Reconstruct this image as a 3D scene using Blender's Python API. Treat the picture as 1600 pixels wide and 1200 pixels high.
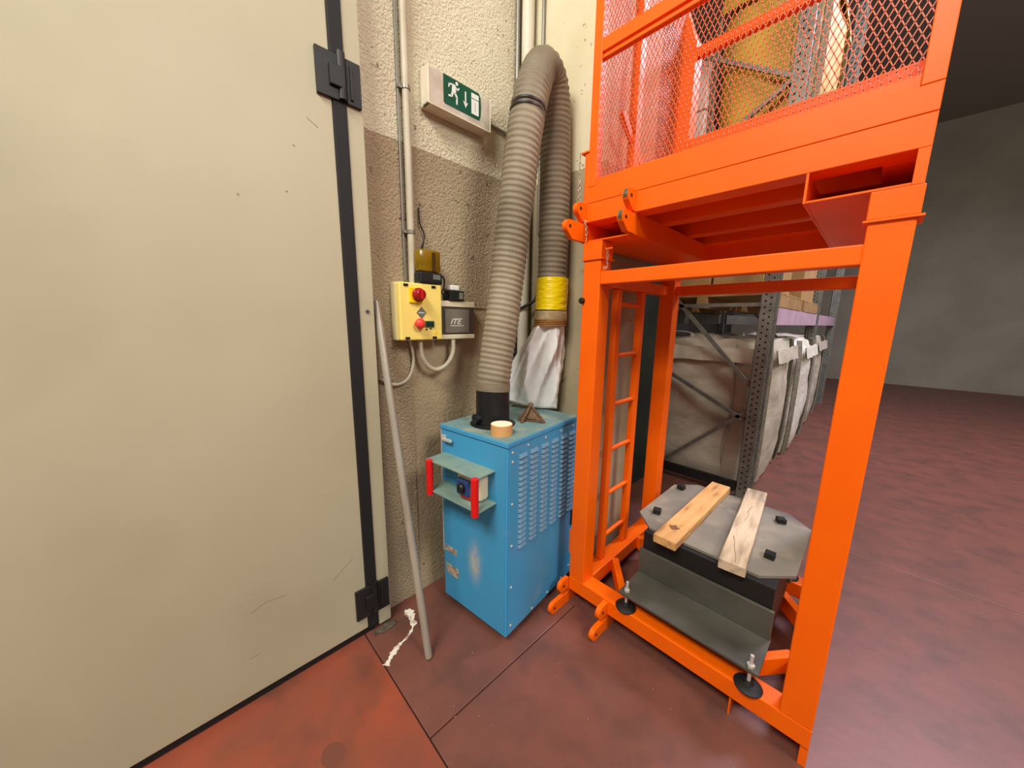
import bpy, bmesh, math, random
from mathutils import Vector, Matrix, noise
random.seed(7)
for o in list(bpy.data.objects): bpy.data.objects.remove(o)
S = bpy.context.scene
COL = S.collection
PI = math.pi

# ------------------------------------------------------------------ camera
cam_d = bpy.data.cameras.new('camera'); cam = bpy.data.objects.new('camera', cam_d); COL.objects.link(cam)
cam_d.sensor_fit = 'HORIZONTAL'; cam_d.sensor_width = 36.0
cam_d.lens = 545.56 / 1600 * 36.0
cam_d.clip_start = 0.02; cam_d.clip_end = 100
_p, _r, _w = 0.1780, 0.0134, 0.8001
Rp = Matrix(((1, 0, 0), (0, math.cos(_p), -math.sin(_p)), (0, math.sin(_p), math.cos(_p))))
Rr = Matrix(((math.cos(_r), -math.sin(_r), 0), (math.sin(_r), math.cos(_r), 0), (0, 0, 1)))
Wm = Matrix(((math.cos(_w), math.sin(_w), 0), (0, 0, -1), (-math.sin(_w), math.cos(_w), 0)))
Mc = Rr @ Rp @ Wm
rot = Matrix((Mc[0], -Mc[1], -Mc[2])).transposed()
cam.matrix_world = Matrix.Translation((0, 0, 1.5)) @ rot.to_4x4()
S.camera = cam

# ------------------------------------------------------------------ light
S.view_settings.view_transform = 'Standard'; S.view_settings.look = 'None'
S.view_settings.gamma = 1.0; S.view_settings.use_curve_mapping = False
S.view_settings.exposure = -0.10
wd = bpy.data.worlds.new('world'); S.world = wd; wd.use_nodes = True
wd.node_tree.nodes['Background'].inputs[0].default_value = (1.0, 0.97, 0.92, 1)
wd.node_tree.nodes['Background'].inputs[1].default_value = 0.25

def area(name, loc, size, power, col, target):
    d = bpy.data.lights.new(name, 'AREA'); d.shape = 'RECTANGLE'; d.size, d.size_y = size
    d.energy = power; d.color = col
    o = bpy.data.objects.new(name, d); COL.objects.link(o); o.location = loc
    o.rotation_euler = (Vector(target) - Vector(loc)).to_track_quat('-Z', 'Y').to_euler()
    return o
area('ceiling_lamp_near', (0.0, -2.3, 5.0), (2.2, 1.2), 315, (1.0, 0.96, 0.88), (-0.6, 0.8, 0))
area('ceiling_lamp_side', (3.6, 0.9, 4.8), (1.6, 1.6), 215, (1.0, 0.96, 0.9), (-0.8, 1.6, 0.6))
area('ceiling_lamp_aisle', (1.2, 6.0, 5.8), (1.2, 2.4), 430, (0.90, 0.83, 1.0), (0.6, 5.0, 0))

# ------------------------------------------------------------------ materials
def lin(c):
    return tuple(((v/255)/12.92 if v/255 <= .04045 else ((v/255+.055)/1.055)**2.4) for v in c) + (1,)
MATS = {}
def mat(name, col, col2=None, scale=6, rough=.6, metal=0, bump=0, bscale=60, detail=4, spec=.4, lo=.35, hi=.7,
        trans=0, stretch=(1, 1, 1), col3=None, s3=20, t3=(.62, .72), emit=0, alpha=1, bdist=.004):
    m = bpy.data.materials.new(name); m.use_nodes = True; MATS[name] = m
    nt = m.node_tree; N = nt.nodes; Lk = nt.links; b = N['Principled BSDF']
    b.inputs['Base Color'].default_value = lin(col); b.inputs['Roughness'].default_value = rough
    b.inputs['Metallic'].default_value = metal; b.inputs['Specular IOR Level'].default_value = spec
    if trans: b.inputs['Transmission Weight'].default_value = trans
    if alpha < 1: b.inputs['Alpha'].default_value = alpha
    if emit:
        b.inputs['Emission Color'].default_value = lin(col); b.inputs['Emission Strength'].default_value = emit
    tc = N.new('ShaderNodeTexCoord'); mp = N.new('ShaderNodeMapping'); mp.inputs['Scale'].default_value = stretch
    Lk.new(tc.outputs['Object'], mp.inputs[0])
    last = None
    if col2:
        n = N.new('ShaderNodeTexNoise'); n.inputs['Scale'].default_value = scale; n.inputs['Detail'].default_value = detail
        Lk.new(mp.outputs[0], n.inputs['Vector'])
        r = N.new('ShaderNodeMapRange'); r.inputs[1].default_value = lo; r.inputs[2].default_value = hi; r.clamp = True
        Lk.new(n.outputs['Fac'], r.inputs[0])
        x = N.new('ShaderNodeMix'); x.data_type = 'RGBA'; x.inputs[6].default_value = lin(col); x.inputs[7].default_value = lin(col2)
        Lk.new(r.outputs[0], x.inputs[0]); last = x.outputs[2]
    if col3:
        n = N.new('ShaderNodeTexNoise'); n.inputs['Scale'].default_value = s3; n.inputs['Detail'].default_value = 3
        Lk.new(mp.outputs[0], n.inputs['Vector'])
        r = N.new('ShaderNodeMapRange'); r.inputs[1].default_value = t3[0]; r.inputs[2].default_value = t3[1]; r.clamp = True
        Lk.new(n.outputs['Fac'], r.inputs[0])
        x = N.new('ShaderNodeMix'); x.data_type = 'RGBA'; x.inputs[7].default_value = lin(col3)
        if last: Lk.new(last, x.inputs[6])
        else: x.inputs[6].default_value = lin(col)
        Lk.new(r.outputs[0], x.inputs[0]); last = x.outputs[2]
    if last: Lk.new(last, b.inputs['Base Color'])
    if bump:
        n = N.new('ShaderNodeTexNoise'); n.inputs['Scale'].default_value = bscale; n.inputs['Detail'].default_value = 3
        Lk.new(mp.outputs[0], n.inputs['Vector'])
        bp = N.new('ShaderNodeBump'); bp.inputs['Strength'].default_value = bump; bp.inputs['Distance'].default_value = bdist
        Lk.new(n.outputs['Fac'], bp.inputs['Height']); Lk.new(bp.outputs[0], b.inputs['Normal'])
    m['last'] = 1
    return m

def wall_mat(name, up, up2, lowc, low2, zsplit, bscale, bump, bdist, pits=True):
    """two-tone painted wall: pale paint above zsplit, beige below, roughcast relief, a few dark pits"""
    m = bpy.data.materials.new(name); m.use_nodes = True; MATS[name] = m
    nt = m.node_tree; N = nt.nodes; Lk = nt.links; b = N['Principled BSDF']
    b.inputs['Roughness'].default_value = .85; b.inputs['Specular IOR Level'].default_value = .25
    tc = N.new('ShaderNodeTexCoord'); sp = N.new('ShaderNodeSeparateXYZ'); Lk.new(tc.outputs['Object'], sp.inputs[0])
    n = N.new('ShaderNodeTexNoise'); n.inputs['Scale'].default_value = 2.2; n.inputs['Detail'].default_value = 6
    Lk.new(tc.outputs['Object'], n.inputs['Vector'])
    r = N.new('ShaderNodeMapRange'); r.inputs[1].default_value = .35; r.inputs[2].default_value = .68
    Lk.new(n.outputs['Fac'], r.inputs[0])
    def mix(a, c, f):
        x = N.new('ShaderNodeMix'); x.data_type = 'RGBA'
        for s, v in ((6, a), (7, c)):
            if isinstance(v, tuple): x.inputs[s].default_value = lin(v)
            else: Lk.new(v, x.inputs[s])
        Lk.new(f, x.inputs[0]); return x.outputs[2]
    cu = mix(up, up2, r.outputs[0]); cl = mix(lowc, low2, r.outputs[0])
    w = N.new('ShaderNodeTexNoise'); w.inputs['Scale'].default_value = 30; Lk.new(tc.outputs['Object'], w.inputs['Vector'])
    ad = N.new('ShaderNodeMath'); ad.operation = 'MULTIPLY_ADD'; ad.inputs[1].default_value = .012
    Lk.new(w.outputs['Fac'], ad.inputs[0]); Lk.new(sp.outputs[2], ad.inputs[2])
    gt = N.new('ShaderNodeMath'); gt.operation = 'GREATER_THAN'; gt.inputs[1].default_value = zsplit + .006
    Lk.new(ad.outputs[0], gt.inputs[0])
    col = mix(cl, cu, gt.outputs[0])
    n3 = N.new('ShaderNodeTexNoise'); n3.inputs['Scale'].default_value = 28 if pits else 16; n3.inputs['Detail'].default_value = 2
    Lk.new(tc.outputs['Object'], n3.inputs['Vector'])
    r3 = N.new('ShaderNodeMapRange'); r3.inputs[1].default_value = .70; r3.inputs[2].default_value = .74; r3.inputs[4].default_value = .7
    Lk.new(n3.outputs['Fac'], r3.inputs[0])
    col = mix(col, (95, 82, 62), r3.outputs[0])
    Lk.new(col, b.inputs['Base Color'])
    n2 = N.new('ShaderNodeTexNoise'); n2.inputs['Scale'].default_value = bscale; n2.inputs['Detail'].default_value = 3; n2.inputs['Roughness'].default_value = .6
    Lk.new(tc.outputs['Object'], n2.inputs['Vector'])
    bp = N.new('ShaderNodeBump'); bp.inputs['Strength'].default_value = bump; bp.inputs['Distance'].default_value = bdist
    Lk.new(n2.outputs['Fac'], bp.inputs['Height']); Lk.new(bp.outputs[0], b.inputs['Normal'])
    return m

wall_mat('roughcast', (228, 219, 192), (214, 201, 170), (180, 161, 131), (164, 145, 117), 2.28, 90, 1.0, .018)
wall_mat('stucco', (228, 219, 192), (214, 201, 170), (178, 160, 130), (158, 140, 110), 2.28, 70, .8, .009)
wall_mat('concrete_wall', (222, 214, 182), (206, 196, 160), (170, 158, 128), (146, 134, 106), 2.28, 25, .25, .004)
mat('far_wall', (156, 150, 134), (142, 136, 120), scale=1.2, rough=.9)
mat('shade_toned_wall', (70, 66, 60), (58, 55, 50), scale=1.2, rough=.9)  # shade behind the racks is put into this wall colour
mat('ceiling', (150, 146, 138), rough=.9)
mat('door_paint', (182, 175, 146), (173, 166, 137), scale=1.6, rough=.5, bump=.08, bscale=8, col3=(152, 145, 116), s3=1.3, t3=(.55, .95), detail=6)
mat('scuff', (144, 136, 110), rough=.8)
mat('rubber', (24, 23, 22), rough=.7)
mat('hinge_black', (38, 37, 36), (28, 27, 26), rough=.5, metal=.2)
mat('floor_red', (146, 70, 47), (118, 66, 51), scale=3.4, rough=.42, bump=.25, bscale=14, col3=(88, 58, 47), s3=4, t3=(.5, .78), detail=7, spec=.45, bdist=.003)
mat('floor_brown', (116, 70, 58), (99, 63, 53), scale=4.5, rough=.45, bump=.25, bscale=14, col3=(84, 57, 49), s3=6, t3=(.5, .8), detail=7, spec=.45, bdist=.003)
mat('joint', (62, 48, 40), rough=.9)
mat('orange', (246, 102, 2), (240, 96, 2), scale=5, rough=.42, spec=.25)
mat('orange_worn', (222, 84, 30), (196, 76, 40), scale=9, rough=.5, spec=.4)
mat('worn_steel', (120, 112, 92), (80, 70, 56), scale=30, rough=.5, metal=.5)
mat('mesh_orange', (220, 86, 20), (196, 92, 44), scale=9, rough=.45)
mat('blue', (60, 152, 198), (68, 146, 190), scale=4, rough=.45, col3=(108, 156, 182), s3=6, t3=(.62, .85), spec=.4)
mat('blue_louver', (92, 138, 170), (120, 154, 174), scale=8, rough=.5)
mat('dusty_top', (118, 146, 142), (98, 132, 136), scale=7, rough=.6, col3=(150, 154, 138), s3=10, t3=(.5, .7))
mat('dusty_plate', (128, 148, 134), (108, 136, 128), scale=12, rough=.6)
mat('worn_patch', (146, 170, 172), (110, 152, 168), scale=20, rough=.5)
mat('chrome', (206, 202, 190), rough=.35, metal=.35)
mat('galv', (150, 148, 140), (122, 120, 114), scale=14, rough=.42, metal=.55)
mat('galv_pole', (176, 168, 152), (138, 130, 116), scale=10, rough=.42, metal=.35, stretch=(1, 1, .2))
mat('grey_conduit', (192, 184, 160), (172, 162, 138), scale=6, rough=.45)
mat('white_pipe', (222, 216, 196), (204, 196, 172), scale=4, rough=.45)
mat('metal_conduit', (136, 132, 122), rough=.4, metal=.5)
mat('hose', (142, 130, 108), (122, 110, 90), scale=5, rough=.62, col3=(104, 94, 74), s3=3, t3=(.5, .75), bump=.2, bscale=60)
mat('black_plastic', (24, 24, 26), rough=.42)
mat('yellow_tape', (250, 222, 8), (244, 208, 6), scale=30, rough=.32, bump=.6, bscale=40, stretch=(1, 1, 4), bdist=.006)
mat('clear_wrap', (186, 172, 138), (160, 134, 88), scale=30, rough=.25, bump=.6, bscale=50)
mat('twine', (168, 118, 58), (140, 96, 48), scale=80, rough=.8, bump=.5, bscale=120)
mat('sack_white', (244, 243, 238), (228, 228, 224), scale=14, rough=.55, bump=.25, bscale=260)
mat('box_yellow', (244, 220, 120), (236, 208, 106), scale=5, rough=.4)
mat('box_side', (226, 212, 160), rough=.45)
mat('switch_yellow', (244, 204, 20), rough=.35)
mat('red', (206, 22, 22), rough=.35)
mat('red_dark', (150, 14, 20), rough=.28)
mat('button_red', (232, 66, 58), rough=.35)
mat('button_green', (24, 84, 48), rough=.4)
mat('label_grey', (104, 106, 92), rough=.5)
mat('label_print', (200, 200, 188), rough=.5)
mat('box_cream', (222, 212, 178), rough=.45)
mat('smoke_window', (124, 116, 104), (104, 98, 88), scale=8, rough=.18, spec=.5)
mat('window_rim', (74, 68, 62), rough=.25)
mat('white_print', (224, 224, 216), rough=.4)
mat('amber', (168, 132, 10), (120, 92, 8), scale=10, rough=.18, trans=.35, spec=.5)
mat('amber_dark', (64, 46, 16), rough=.3)
mat('sign_housing', (222, 212, 190), (204, 192, 166), scale=9, rough=.4)
mat('sign_clear', (202, 194, 178), (178, 166, 148), scale=14, rough=.12, spec=.6)
mat('sign_green', (16, 84, 64), (12, 74, 56), scale=20, rough=.28)
mat('cardboard', (206, 152, 94), rough=.6)
mat('tape_paper', (240, 228, 200), rough=.7)
mat('rust', (112, 84, 56), (78, 56, 38), scale=40, rough=.7, metal=.2)
mat('wood_tan', (214, 166, 104), (190, 140, 82), scale=5, rough=.7, stretch=(6, 1, 6), col3=(140, 100, 62), s3=5, t3=(.58, .75), bump=.3, bscale=30)
mat('wood_pale', (206, 186, 156), (184, 160, 130), scale=5, rough=.75, stretch=(6, 1, 6), col3=(150, 134, 112), s3=4, t3=(.5, .7), bump=.3, bscale=30)
mat('wood_knot', (120, 86, 54), rough=.8)
mat('wood_crack', (132, 116, 94), rough=.9)
mat('steel_plate', (134, 128, 114), (112, 108, 98), scale=5, rough=.5, metal=.1, col3=(150, 140, 122), s3=9, t3=(.55, .75))
mat('steel_dark', (86, 84, 74), (72, 70, 62), scale=6, rough=.5, metal=.1)
mat('steel_black', (30, 28, 26), rough=.6, metal=.2)
mat('bag_cream', (198, 190, 170), (172, 163, 142), scale=4, rough=.7, bump=.45, bscale=4, bdist=.03, stretch=(1, 1, 1.8))
mat('bag_white', (226, 224, 208), (206, 202, 182), scale=3, rough=.65, bump=.45, bscale=4, bdist=.03, stretch=(1, 1, 1.8))
mat('bag_strap', (140, 136, 118), (112, 108, 92), scale=30, rough=.8)
mat('bag_yellow', (194, 166, 50), (160, 134, 38), scale=4, rough=.6, bump=.4, bscale=8, bdist=.03)
mat('wrap_white', (236, 226, 220), (216, 204, 198), scale=5, rough=.4)
mat('wrap_green', (96, 170, 60), (76, 140, 50), scale=5, rough=.5)
mat('wrap_violet', (122, 108, 190), rough=.5)
mat('rack_beam', (198, 170, 184), (182, 152, 168), scale=6, rough=.45)
mat('rack_grey', (128, 128, 118), (104, 104, 96), scale=12, rough=.45, metal=.4)
mat('pallet_wood', (168, 134, 84), (140, 108, 66), scale=8, rough=.8)
mat('dark_void', (18, 17, 16), rough=.9)
mat('carton', (176, 140, 88), (156, 122, 76), scale=5, rough=.8)
mat('yellow_label', (232, 204, 80), rough=.5)
mat('paint_white', (222, 212, 196), (170, 120, 104), scale=24, rough=.8, lo=.45, hi=.62)
mat('dirt', (96, 84, 68), (58, 50, 42), scale=70, rough=.95, bump=.8, bscale=80)
mat('filler_dark_green', (36, 46, 40), (30, 38, 34), rough=.5)
mat('chain_steel', (166, 150, 130), rough=.4, metal=.6)
mat('stain', (108, 60, 45), rough=.6)
mat('paper_label', (190, 178, 158), (120, 96, 80), scale=30, rough=.6)
mat('blue_flap', (40, 62, 112), rough=.4)

def worn_front():
    m = MATS['blue'].copy(); m.name = 'blue_worn'; MATS['blue_worn'] = m; nt = m.node_tree; N = nt.nodes; Lk = nt.links; b = N['Principled BSDF']
    src = b.inputs['Base Color'].links[0].from_socket
    tc = N.new('ShaderNodeTexCoord'); mp = N.new('ShaderNodeMapping'); mp.inputs['Location'].default_value = (.20/.07, 0, -.34/.17); mp.inputs['Scale'].default_value = (1/.07, 0, 1/.17)
    Lk.new(tc.outputs['Object'], mp.inputs[0]); gr = N.new('ShaderNodeTexGradient'); gr.gradient_type = 'QUADRATIC_SPHERE'; Lk.new(mp.outputs[0], gr.inputs[0])
    n = N.new('ShaderNodeTexNoise'); n.inputs['Scale'].default_value = 34; n.inputs['Detail'].default_value = 5; Lk.new(tc.outputs['Object'], n.inputs['Vector'])
    mu = N.new('ShaderNodeMath'); mu.operation = 'MULTIPLY'; Lk.new(gr.outputs['Fac'], mu.inputs[0]); Lk.new(n.outputs['Fac'], mu.inputs[1])
    m2 = N.new('ShaderNodeMath'); m2.operation = 'MULTIPLY'; m2.inputs[1].default_value = 2.6; m2.use_clamp = True; Lk.new(mu.outputs[0], m2.inputs[0])
    x = N.new('ShaderNodeMix'); x.data_type = 'RGBA'; x.inputs[7].default_value = lin((176, 178, 166)); Lk.new(src, x.inputs[6]); Lk.new(m2.outputs[0], x.inputs[0])
    Lk.new(x.outputs[2], b.inputs['Base Color'])
worn_front()
# ------------------------------------------------------------------ mesh helpers
def V(*a): return Vector(a)
def bx(bm, x0, x1, y0, y1, z0, z1, bev=0):
    t = bmesh.new()
    vs = [t.verts.new((x, y, z)) for x in (x0, x1) for y in (y0, y1) for z in (z0, z1)]
    for f in ((0, 1, 3, 2), (4, 6, 7, 5), (0, 4, 5, 1), (2, 3, 7, 6), (0, 2, 6, 4), (1, 5, 7, 3)):
        t.faces.new([vs[i] for i in f])
    if bev: bmesh.ops.bevel(t, geom=t.edges[:], offset=bev, segments=2, affect='EDGES', profile=.5)
    merge(bm, t); return bm
def merge(bm, t, M=None):
    if M is not None: bmesh.ops.transform(t, matrix=M, verts=t.verts)
    me = bpy.data.meshes.new('t'); t.to_mesh(me); t.free(); bm.from_mesh(me); bpy.data.meshes.remove(me)
def frame_for(d):
    d = d.normalized(); u = d.cross(V(0, 0, 1))
    if u.length < 1e-3: u = d.cross(V(0, 1, 0))
    u.normalize(); return u, u.cross(d).normalized()
def bar(bm, a, b, w, h, up=None, bev=0):
    """rectangular tube from a to b; w across (horizontal), h the other way"""
    a = Vector(a); b = Vector(b); d = (b - a); L = d.length; d.normalize()
    if up is None: u, v = frame_for(d)
    else:
        v = Vector(up) - d * d.dot(Vector(up)); v.normalize(); u = v.cross(d)
    t = bmesh.new(); bx(t, -w/2, w/2, -h/2, h/2, 0, L, bev)
    M = Matrix((u, v, d)).transposed().to_4x4(); M.translation = a
    if M.to_3x3().determinant() < 0:
        M = Matrix((-u, v, d)).transposed().to_4x4(); M.translation = a
    merge(bm, t, M); return bm
def cyl(bm, a, b, r, r2=None, seg=20, cap=True):
    a = Vector(a); b = Vector(b); d = b - a; u, v = frame_for(d); r2 = r if r2 is None else r2
    A = [bm.verts.new(a + (u*math.cos(2*PI*i/seg) + v*math.sin(2*PI*i/seg))*r) for i in range(seg)]
    B = [bm.verts.new(b + (u*math.cos(2*PI*i/seg) + v*math.sin(2*PI*i/seg))*r2) for i in range(seg)]
    for i in range(seg): bm.faces.new((A[i], A[(i+1) % seg], B[(i+1) % seg], B[i]))
    if cap: bm.faces.new(A[::-1]); bm.faces.new(B)
    return bm
def catmull(P, n):
    P = [Vector(p) for p in P]; out = []
    Q = [P[0]*2 - P[1]] + P + [P[-1]*2 - P[-2]]
    for i in range(1, len(Q)-2):
        for k in range(n):
            t = k/n; a, b, c, d = Q[i-1], Q[i], Q[i+1], Q[i+2]
            out.append(.5*((2*b) + (c-a)*t + (2*a-5*b+4*c-d)*t*t + (3*b-a-3*c+d)*t**3))
    out.append(P[-1]); return out
def resample(pts, step):
    out = [pts[0].copy()]; acc = 0
    for a, b in zip(pts, pts[1:]):
        L = (b-a).length; pos = step - acc
        while pos <= L:
            out.append(a + (b-a)*(pos/L)); pos += step
        acc = L - (pos - step)
    return out
def sweep(bm, pts, rf, seg=16, cap=True):
    """tube along pts; rf = radius or f(i, theta)"""
    n = len(pts); rings = []; u = None
    for i, p in enumerate(pts):
        d = (pts[min(i+1, n-1)] - pts[max(i-1, 0)]).normalized()
        if u is None: u, _ = frame_for(d)
        u = (u - d*u.dot(d)).normalized(); v = d.cross(u)
        rings.append([bm.verts.new(p + (u*math.cos(2*PI*k/seg) + v*math.sin(2*PI*k/seg)) * (rf(i, 2*PI*k/seg) if callable(rf) else rf)) for k in range(seg)])
    for A, B in zip(rings, rings[1:]):
        for k in range(seg): bm.faces.new((A[k], A[(k+1) % seg], B[(k+1) % seg], B[k]))
    if cap: bm.faces.new(rings[0][::-1]); bm.faces.new(rings[-1])
    return bm
def lathe(bm, c, prof, seg=28, axis=(0, 0, 1)):
    """prof: list of (r, h) along axis from c"""
    c = Vector(c); d = Vector(axis).normalized(); u, v = frame_for(d); rings = []
    for r, h in prof:
        rings.append([bm.verts.new(c + d*h + (u*math.cos(2*PI*k/seg) + v*math.sin(2*PI*k/seg))*max(r, 1e-5)) for k in range(seg)])
    for A, B in zip(rings, rings[1:]):
        for k in range(seg): bm.faces.new((A[k], A[(k+1) % seg], B[(k+1) % seg], B[k]))
    return bm
def prism(bm, poly, axis, a, b):
    """extrude 2-d poly between a and b along axis (0:x (y,z) / 1:y (x,z) / 2:z (x,y))"""
    def P(p, h): return ((h, p[0], p[1]), (p[0], h, p[1]), (p[0], p[1], h))[axis]
    A = [bm.verts.new(P(p, a)) for p in poly]; B = [bm.verts.new(P(p, b)) for p in poly]; n = len(poly)
    bm.faces.new(A); bm.faces.new(B[::-1])
    for i in range(n): bm.faces.new((A[i], B[i], B[(i+1) % n], A[(i+1) % n]))
    return bm
def NB(): return bmesh.new()
def ob(name, bm, m, parent=None, smooth=False, local=False):
    bmesh.ops.recalc_face_normals(bm, faces=bm.faces[:])
    me = bpy.data.meshes.new(name); bm.to_mesh(me); bm.free()
    if smooth:
        me.polygons.foreach_set('use_smooth', [True]*len(me.polygons))
        try: me.set_sharp_from_angle(angle=math.radians(40))
        except Exception: pass
    me.materials.append(MATS[m])
    o = bpy.data.objects.new(name, me); COL.objects.link(o)
    if parent is not None: attach(o, parent, local)
    return o
def world_m(o):
    M = o.matrix_basis.copy()
    if o.parent: M = world_m(o.parent) @ o.matrix_parent_inverse @ M
    return M
def attach(o, parent, local=False):
    o.parent = parent
    if not local: o.matrix_parent_inverse = world_m(parent).inverted()
def thing(name, label, cat, loc, group=None, rz=0):
    o = bpy.data.objects.new(name, None); COL.objects.link(o); o.location = loc; o.rotation_euler = (0, 0, rz)
    o.empty_display_size = .05
    return tag(o, label, cat, group)
def tag(o, label, cat, group=None):
    o['label'] = label; o['category'] = cat
    if group: o['group'] = group
    return o
def struct(o, label=None):
    o['kind'] = 'structure'
    if label: o['label'] = label
    return o
def sempty(name, loc, label=None):
    o = bpy.data.objects.new(name, None); COL.objects.link(o); o.location = loc; return struct(o, label)
def copy_part(o, parent, delta=(0, 0, 0)):
    c = o.copy(); COL.objects.link(c); c.parent = parent; c.location = o.location + Vector(delta); return c
def B(name, m, parent, *boxes, bev=0, local=False, smooth=False):
    bm = NB()
    for q in boxes: bx(bm, *q, bev)
    return ob(name, bm, m, parent, local=local, smooth=smooth)

XW = -1.587      # face of the left wall
YB = 1.625       # face of the concrete pier
# ------------------------------------------------------------------ setting
fl = sempty('floor', (0, 0, 0), 'red-brown painted concrete floor cast in slabs')
B('subfloor', 'joint', fl, (-6, 7, -5, 14, -.12, -.012))
g = .0024
def slab(m, x0, x1, y0, y1): B('slab', m, fl, (x0+g, x1-g, y0+g, y1-g, -.06, 0), bev=.003)
slab('floor_red', -6, -.0, -3.2, .51); slab('floor_red', 0, 7, -3.2, .51)
slab('floor_brown', -6, -.93, .51, 3.1); slab('floor_brown', -.93, 2.3, .51, 3.1); slab('floor_brown', 2.3, 7, .51, 3.1)
slab('floor_brown', -6, -.93, 3.1, 8.5); slab('floor_brown', -.93, 2.3, 3.1, 8.5); slab('floor_brown', 2.3, 7, 3.1, 8.5)
slab('floor_brown', -6, -.93, 8.5, 14); slab('floor_brown', -.93, 7, 8.5, 14); slab('floor_red', -6, 7, -5, -3.2)

wl = sempty('wall_left', (XW, 1, 0), 'stucco wall painted cream above beige')
B('wall_body', 'stucco', wl, (XW-.25, XW-.006, .45, YB+.05, 0, 6.2))
bm = NB()   # thicker roughcast coat above the control box line, ragged lower edge
bx(bm, XW-.006, XW+.001, .845, YB, 1.57, 6.2)
ob('roughcast_coat', bm, 'roughcast', wl)
B('roughcast_coat', 'roughcast', wl, (XW-.006, XW, .50, .8445, 0, 6.2))
o = B('wall_back', 'concrete_wall', None, (XW-.25, -1.03, YB, 2.12, 0, 6.2)); struct(o, 'smooth concrete pier beside the orange frame')
o = B('wall_far', 'far_wall', None, (-6, 7, 13.5, 13.8, 0, 6.2)); struct(o, 'far end wall of the hall')
o = B('wall_side', 'shade_toned_wall', None, (-3.6, -3.4, 2.12, 13.5, 0, 6.2)); struct(o, 'side wall behind the pallet racks')
o = B('wall_return', 'far_wall', None, (-3.4, XW-.25, 2.0, 2.12, 0, 6.2)); struct(o, 'wall joining the pier to the side wall')
o = B('ceiling', 'ceiling', None, (-6, 7, -3.2, 13.8, 6.2, 6.4)); struct(o, 'flat grey hall ceiling')

# sliding / hinged steel door
dr = sempty('door_1', (-1.513, .2, 0), 'tall cream steel door leaf with black seals')
B('leaf', 'door_paint', dr, (-1.59, -1.513, -2.4, .524, .036, 3.6), bev=.003)
B('bottom_seal', 'rubber', dr, (-1.585, -1.522, -2.4, .56, .002, .036))
B('edge_seal', 'rubber', dr, (-1.57, -1.507, .5245, .5755, .03, 3.6), bev=.004)
tj = sempty('trim_1', (-1.55, .6, 0), 'cream steel door jamb with hinge plates')
B('jamb', 'door_paint', tj, (-1.60, -1.513, .576, .638, .015, 3.6), bev=.002)
bm = NB(); cyl(bm, (-1.515, .609, 1.532), (-1.510, .609, 1.532), .009, seg=16); ob('screw', bm, 'metal_conduit', tj)
bm = NB(); cyl(bm, (-1.5105, .609, 1.532), (-1.5085, .609, 1.532), .004, seg=10); ob('screw_hole', bm, 'rubber', tj)
def hinge(z0, z1):
    for nm, y0, y1, par in (('hinge_plate', .473, .548, dr), ('hinge_plate', .5765, .630, tj)):
        h = B(nm, 'hinge_black', par, (-1.5128, -1.500, y0, y1, z0, z1), bev=.002)
    bm = NB(); cyl(bm, (-1.503, .560, z0+.006), (-1.503, .560, z1+.012), .016, seg=18)
    k = ob('hinge_knuckle', bm, 'hinge_black', dr, smooth=True)
    bm = NB(); zm = (z0+z1)/2
    bx(bm, -1.505, -1.487, .515, .568, zm-.035, zm+.035, .003); ob('hinge_strap', bm, 'hinge_black', dr)
    B('hinge_rib', 'hinge_black', tj, (-1.50, -1.493, .588, .598, z0+.015, z1-.02), bev=.002)
hinge(2.296, 2.446); hinge(.105, .258)
for (ya, za), (yb, zb) in (((.390, .370), (.471, .429)), ((.098, .391), (.146, .411)), ((.146, .411), (.216, .401)), ((.075, .203), (.110, .203)), ((.434, 2.204), (.469, 2.182))):
    bm = NB(); bar(bm, (-1.5127, ya, za), (-1.5127, yb, zb), .0008, .0022, up=(0, 0, 1)); ob('scuff', bm, 'scuff', dr)
for y, z in ((.385, 2.098), (.350, 1.94), (.209, 1.897)):
    bm = NB(); cyl(bm, (-1.5132, y, z), (-1.5124, y, z), .0035, seg=8); ob('scuff', bm, 'scuff', dr)
# dirt and old white paint by the jamb foot
def blob(name, m, pts, z, parent=None, th=.0025):
    bm = NB(); prism(bm, pts, 2, z, z+th); return ob(name, bm, m, parent)
def ragged(c, rx, ry, n=22, j=.35, seed=0):
    r = random.Random(seed)
    return [(c[0]+rx*math.cos(2*PI*i/n)*(1+r.uniform(-j, j)), c[1]+ry*math.sin(2*PI*i/n)*(1+r.uniform(-j, j))) for i in range(n)]
d = blob('dirt_heap', 'dirt', ragged((-1.487, .60), .022, .055, 40, .25, 3), .0005, th=.005)
tag(d, 'dark gritty dirt at the foot of the door jamb', 'dirt'); d['kind'] = 'stuff'
P = catmull([(-1.50, .735, 0), (-1.46, .72, 0), (-1.405, .70, 0), (-1.37, .655, 0), (-1.355, .60, 0), (-1.335, .56, 0), (-1.30, .515, 0)], 6)
rr = random.Random(5); L_, R_ = [], []
for i, p in enumerate(P):
    q = P[min(i+1, len(P)-1)] - P[max(i-1, 0)]; q.normalize(); nrm = V(-q.y, q.x, 0); t = i/len(P)
    w = (.016 if t < .3 else .006 if t < .62 else .013)*rr.uniform(.5, 1.4)
    L_.append((p + nrm*w)[:2]); R_.append((p - nrm*w*rr.uniform(.6, 1.2))[:2])
o = blob('paint_splash', 'paint_white', L_ + R_[::-1], .0004, fl, th=.001); 
blob('paint_splash', 'paint_white', ragged((-1.49, .725), .03, .022, 18, .5, 9), .0004, fl, th=.0011)
for c, rx, ry, sd in (((-1.12, .24), .042, .036, 1),):
    blob('floor_stain', 'stain', ragged(c, rx, ry, 36, .07, sd), .0003, fl, th=.0005)

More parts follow.
